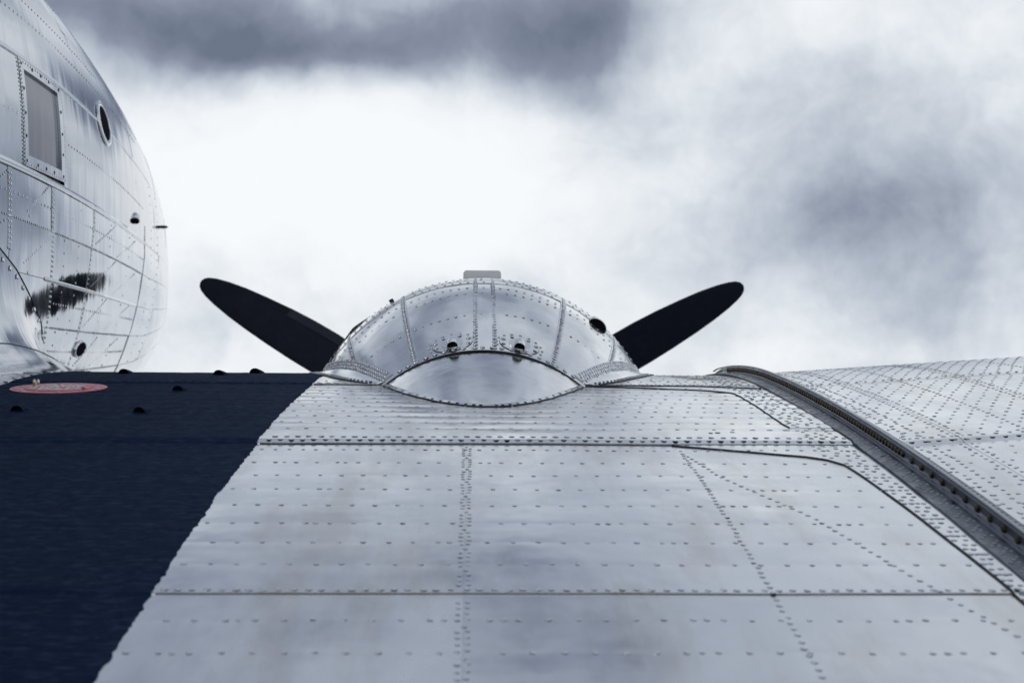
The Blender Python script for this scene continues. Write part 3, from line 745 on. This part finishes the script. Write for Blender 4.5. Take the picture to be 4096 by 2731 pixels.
# ------------------------------------------------------------------ fuselage
FA, FB, FY1, FYN, FPW, FQ, FZ0, FZ1, FXC, FE = 1.17, 1.4455, 5.47, 12.4689, 1.5803, .5326, .5132, -.2425, -2.972, 2.8
def fsec(y):
    y = np.asarray(y, float); t = np.clip((y - FY1) / (FYN - FY1), 0, 1); k = np.maximum(1 - t ** FPW, 1e-6) ** FQ
    u = np.clip((1.0 - y) / 10.5, 0, 1); k = k * (1 - .86 * u ** 1.25)
    return FA * k, FB * k, FZ0 + FZ1 * t * t + .75 * u
def FP(y, th, off=0.):
    a, b, zc = fsec(y); th = np.asarray(th, float); c, s_ = np.cos(th), np.sin(th); k = (np.abs(c) ** FE + np.abs(s_) ** FE) ** (-1 / FE)
    return np.stack(np.broadcast_arrays(FXC + (a + off) * c * k, np.asarray(y, float), zc + (b + off) * s_ * k), -1)
def tw(t, y):
    # seams run slightly down towards the nose
    return t + np.interp(t, [-12, 3.5, 22], [-1.65, -1.0, 0]) * (np.clip(y, 4, 9) - 6.3)
def FN(y, th):
    e = .01; n = np.cross(FP(y + e, th) - FP(y - e, th), FP(y, th + e) - FP(y, th - e)); n /= np.linalg.norm(n); return n if n[0] * math.cos(th) + n[2] * math.sin(th) > 0 else -n
mb = MB(); P = np.array([[FP(y, a, -.014) for a in np.linspace(-math.pi, math.pi, 61)] for y in list(np.linspace(-9.4, 1, 14)) + list(np.linspace(1.6, 5.6, 8)) + list(np.linspace(5.8, 11.6, 30)) + [11.9, 12.1, 12.3, 12.4, 12.45]]); sheet(mb, P, 0, (0, 0, 1))
fus = mb.build('fuselage', M_seal, airplane, 'mirror-polished aluminium fuselage with seams and small windows')
def sy(s, thd): return s + np.interp(s, [6.2, 7, 8.6], [0, .010, .019]) * np.minimum(thd, 0)
def fpanel(s0, s1, t0, t1):
    nu = max(6, int((s1 - s0) / .05)); nv = max(5, int((t1 - t0) / 1.2)); U, V_ = np.meshgrid(np.linspace(0, 1, nu), np.linspace(0, 1, nv), indexing='ij')
    T = t0 + .045 + (t1 - t0 - .09) * V_; Y = sy(s0 + .0012 + (s1 - s0 - .0024) * U, T); Y = np.minimum(Y, 12.3); T = tw(T, Y)
    ta, tb = random.uniform(-.0016, .0016), random.uniform(-.0016, .0016)
    off = .001 + random.random() * .0012 + ta * (U - .5) + tb * (V_ - .5) + .0016 * np.sin(math.pi * U) * np.sin(math.pi * V_) + .0010 * smooth_noise(Y * .9, T * .05, 9, s0)
    P = FP(Y, np.radians(T), off)
    tm = d2((t0 + t1) / 2); mb = MB(); sheet(mb, P, .003, (math.cos(tm), 0, math.sin(tm))); mb.build('skin_panel', M_fus, fus)
def strip(breaks, t0, t1, skip=None):
    for a, b in zip(breaks[:-1], breaks[1:]):
        if skip and abs(a - skip) < .01: continue
        fpanel(a, b, t0, t1)
WY0, WY1 = 5.775, 6.425
strip([3.2, 5.2, 6.75, 8.0, 9.4, 12.0], 55, 88); strip([3.2, 5.0, 6.9, 8.35, 9.5, 12.0], 36, 55); strip([3.2, 5.3, 6.95, 8.4, 9.6, 12.0], 21.8, 36)
strip([3.2, 4.6, WY0, WY1, 8.4, 9.3, 10.4, 12.0], 3.7, 21.8, WY0)
for t0, t1 in ((-4.9, 3.7), (-13.3, -4.9)): strip([3.2, 4.6, 5.59, 6.2, 7.05, 8.72, 9.6, 12.0], t0, t1)
for t0, t1 in ((-21.1, -13.3), (-28.5, -21.1)): strip([3.2, 4.6, 5.59, 6.2, 7.07, 8.72, 9.6, 12.0], t0, t1)
strip([3.2, 5.69, 7.1, 8.78, 11.6], -50, -28.5)
RFu = Rivets(fus, M_rivet)
def rf(s_, t, r=.0058):
    y = float(sy(s_, t)); th = d2(float(tw(t, y))); RFu.add(FP(y, th, .0028), FN(y, th), r)
def bead(t, s0, s1, wd, hgt, n=120):
    mb = MB(); P = np.zeros((n, 7, 3))
    for i, s in enumerate(np.linspace(s0, s1, n)):
        y = float(sy(s, t))
        for j, q in enumerate(np.linspace(-1, 1, 7)): P[i, j] = FP(y, d2(float(tw(t, y))) + q * wd / 1.3 / 2, .0022 + hgt * (1 - q * q))
    sheet(mb, P, .003, (1, 0, 0)); mb.build('seam_bead', M_fus, fus)
bead(3.4, 4.0, 8.7, .030, .006); bead(21.7, 4.0, 9.2, .020, .003); bead(-13.3, 6.1, 8.7, .016, .003)
def frame_strip(s, t0, t1, wd, off=.0026, mt=None):
    mb = MB(); P = []
    for t in np.linspace(t0, t1, 60):
        y = float(sy(s, t)); th = d2(float(tw(t, y))); P.append([FP(y + q * wd / 2, th, off) for q in (-1, 0, 1)])
    sheet(mb, np.array(P), .003, (1, 0, 0)); mb.build('frame_strap', mt or M_fus, fus)
frame_strip(6.22, -27, 2.8, .045); frame_strip(7.05, -30, 2.8, .03); frame_strip(8.74, -33, 8, .012, .0034, M_seal); frame_strip(5.59, -10, 2.8, .05)
for s_ in (5.577, 5.603, 6.208, 6.232):
    for t in np.arange(-27 if s_ > 6 else -10, 2.6, .85): rf(s_, t, .0062)
for s_, t0, t1 in ((7.05, -30, 2.8), (8.74, -33, 8), (5.85, -13, 2.5), (6.45, -24, 2.5), (6.75, -24, 2.5), (7.5, -28, 2.5), (8.1, -28, 2.5), (9.1, -28, 21), (9.5, -28, 21)):
    for t in np.arange(t0, t1, .95 if s_ in (7.05, 8.74) else 2.3): rf(s_, t, .0056)
for t in (-4.9, -21.1, -28.5, 29, 12, -17, -25, -1):
    for s_ in np.arange(4.6, 8.7, .030 if t in (-4.9, -21.1) else .055):
        if not (t == 12 and WY0 - .05 < s_ < WY1 + .05) and not (t < -16 and s_ < 6.3): rf(s_, t, .0055)
for t in (44, 62, 33):
    for s_ in np.arange(4.6, 9, .05): rf(s_, t, .0048)
for (sa, ta), (sb, tb) in (((6.15, 2.6), (5.8, -3.6)), ((6.17, -6), (5.76, -12)), ((5.56, 2), (5.2, -4)), ((5.56, -5.5), (5.2, -10)), ((7.62, 2.4), (7.1, -4)), ((8.3, 2), (7.7, -4.5)), ((7.7, -5.5), (7.1, -12.6)), ((8.4, -6), (7.7, -12.8)),
                           ((7.6, -14), (7.1, -20.5)), ((8.4, -14), (7.7, -20.5)), ((7.6, -22), (7.15, -28)), ((8.3, -22), (7.6, -28))):
    n = int(abs(ta - tb) * 2.4)
    for k in range(n): f_ = k / n; t = ta + (tb - ta) * f_; rf(sa + (sb - sa) * f_, t, .0054)
# rectangular cabin window
def fpatch(y0, y1, t0, t1, off, n=10):
    return np.array([[FP(y, d2(t), off) for t in np.linspace(t0, t1, n)] for y in np.linspace(y0, y1, n)])
IY0, IY1, IT0, IT1 = 5.835, 6.365, 6.45, 19.9
OT0, OT1 = 4.6, 21.4
mb = MB(); sheet(mb, fpatch(IY0 - .015, IY1 + .015, IT0 - .4, IT1 + .4, -.008), .002, (1, 0, 0))
win = mb.build('cabin_window', M_pane, airplane, 'rectangular grey cabin window in a riveted frame')
for y0, y1, t0, t1 in ((WY0 + .004, IY0, OT0, OT1), (IY1, WY1 - .004, OT0, OT1), (IY0, IY1, IT1, OT1), (IY0, IY1, OT0, IT0)):
    mb = MB(); sheet(mb, fpatch(y0, y1, t0, t1, .0045 if y1 - y0 < .2 else .0043), .012, (1, 0, 0)); mb.build('window_frame', M_fus, win)
RWn = Rivets(win, M_rivet)
for t in np.arange(OT0 + .3, OT1, .6):
    for y in (WY0 - .006, WY1 + .008, WY1 + .028 if int(t * 10) % 2 else WY0 + .016): RWn.add(FP(y, d2(t), .005), FN(y, d2(t)), .0050)
for y in np.arange(WY0 + .03, WY1, .036):
    for t in (OT0 + .4, OT1 - .4): RWn.add(FP(y, d2(t), .005), FN(y, d2(t)), .0046)
RWn.finish()
RWs = Rivets(win, M_seal, 'screw')
for t in (5.5, 9.4, 13.0, 16.8, 20.6):
    for y in (WY0 + .034, WY1 - .030): RWs.add(FP(y, d2(t), .005), FN(y, d2(t)), .0075)
for y in (5.97, 6.10, 6.23):
    for t in (5.5, 20.7): RWs.add(FP(y, d2(t), .005), FN(y, d2(t)), .0075)
RWs.finish()
# oval port, lower round port, small lamp, antenna stub
def port(yc, tc_, ry, rt, name, label, parent=None, rimw=1.22):
    mb = MB(); A = np.linspace(0, 2 * math.pi, 37); n = FN(yc, d2(tc_))
    P = np.array([[FP(yc + ry * k * math.cos(a), d2(tc_ + rt * k * math.sin(a)), .0085) for a in A] for k in (.02, .5, 1)]); sheet(mb, P, 0, n)
    o = mb.build(name, M_dark, airplane, label)
    mb = MB(); P = np.array([[FP(yc + ry * k * math.cos(a), d2(tc_ + rt * k * math.sin(a)), .0035 + h) for a in A] for k, h in ((1.0, .003), (1.02, .008), (rimw, .008), (rimw + .06, 0))]); sheet(mb, P, 0, n); mb.build('rim', M_fus, o)
    R_ = Rivets(o, M_rivet)
    for a in np.arange(0, 6.28, .52): y, t = yc + ry * (1 + rimw) / 2 * math.cos(a), tc_ + rt * (1 + rimw) / 2 * math.sin(a); R_.add(FP(y, d2(t), .0105), n, .0055)
    R_.finish()
port(7.43, 22.2, .13, 3.5, 'oval_port', 'small oval dark port high on the fuselage', rimw=1.28)
port(6.93, -25.4, .105, 1.35, 'round_port', 'small round dark port low on the fuselage', rimw=1.15)
def blob(name, c, rx, ry, rz, mt, parent):
    mb = MB(); V = [c + np.array([rx * math.sin(t) * math.cos(a), ry * math.sin(t) * math.sin(a), rz * math.cos(t)]) for t in np.linspace(.02, math.pi - .02, 9) for a in np.linspace(0, 2 * math.pi, 14, endpoint=False)]
    mb.add(V, [(i * 14 + k, (i + 1) * 14 + k, (i + 1) * 14 + (k + 1) % 14, i * 14 + (k + 1) % 14) for i in range(8) for k in range(14)]); return mb.build(name, mt, parent)
c = FP(8.32, d2(6.3)); blob('lamp_housing', c, .024, .06, .030, M_fus, fus); blob('lamp_lens', c + np.array([.012, -.02, -.022]), .018, .04, .018, M_dark, fus)
c = FP(9.79, d2(12.8)); blob('antenna_stub', c + np.array([.02, 0, 0]), .035, .02, .011, M_seal, fus)
RFu.finish()
# wing root fillet
def fil(y):
    zb = float(zskin(-1.53, y)); th = d2(float(np.interp(y, [4, 5.3, 5.68, 5.9, 6.1, 6.25, 6.8], [-3, -7, -12, -16, -20, -26, -33]))); Pf = FP(y, th, .006); Pw = np.array([-1.53, y, zb + .0042])
    n = FN(y, th); t = np.array([n[2], 0, -n[0]]); t = t if t[2] < 0 else -t
    c = np.array([Pf[0] + t[0] * .20 + .015, y, zb + .006])
    return Pf, c, Pw
ysf = np.linspace(2.6, 6.75, 90)
mb = MB(); P = np.array([[(1 - t) ** 2 * a + 2 * t * (1 - t) * c + t * t * b for t in np.linspace(0, 1, 28)] for a, c, b in map(fil, ysf)])
P[:, :, 2] += .0016 * smooth_noise(P[:, :, 0] * 1.5, P[:, :, 1], 7, 4) * np.sin(np.linspace(0, math.pi, 28))[None]
sheet(mb, P, .003, (.7, 0, .7)); filo = mb.build('root_fillet', M_fus, airplane, 'curved polished fillet between fuselage and wing root')
tube_line(P[:, 0] + np.array([.001, 0, .001]), .0022, 'sealant_bead', M_seal, filo)
tube_line(P[:, 15] + np.array([.0, 0, .0]), .0026, 'sealant_bead', M_seal, filo)
Rf = Rivets(filo, M_rivet)
for i in range(20, 88, 2):
    Rf.add(P[i, 27] + np.array([-.012, 0, .002]), (0, 0, 1), .0085)
    Rf.add(P[i, 1] + np.array([.003, 0, 0]), (1, -.1, .1), .010)
Rf.finish()

# ------------------------------------------------------------------ landing gear down to the ground
def tyre(x, y):
    # wheel centre placed so that the tyre stands on the ground
    Rt = .56; wc = Vector((x, y, 0)); cz = (GROUND_Z + Rt - y * math.sin(PITCH)) / math.cos(PITCH); c = np.array([x, y, cz])
    mb = MB(); V = [c + np.array([.17 * math.sin(b), (.39 + .17 * math.cos(b)) * math.cos(a), (.39 + .17 * math.cos(b)) * math.sin(a)]) for a in np.linspace(0, 2 * math.pi, 32, endpoint=False) for b in np.linspace(0, 2 * math.pi, 12, endpoint=False)]
    mb.add(V, [(i * 12 + k, ((i + 1) % 32) * 12 + k, ((i + 1) % 32) * 12 + (k + 1) % 12, i * 12 + (k + 1) % 12) for i in range(32) for k in range(12)])
    o = mb.build('main_wheel', M_rubber, airplane); 
    tube_line([c + np.array([-.12, 0, 0]), c + np.array([.12, 0, 0])], .23, 'wheel_hub', M_strap, o, 20)
    for s in (-1, 1): tube_line([c + np.array([s * .26, 0, 0]), c + np.array([s * .26, -.1, .9])], .045, 'gear_leg', M_strap, o, 12)
    tube_line([c + np.array([-.27, 0, 0]), c + np.array([.27, 0, 0])], .03, 'axle', M_strap, o, 10)
tyre(0.0, 6.35)
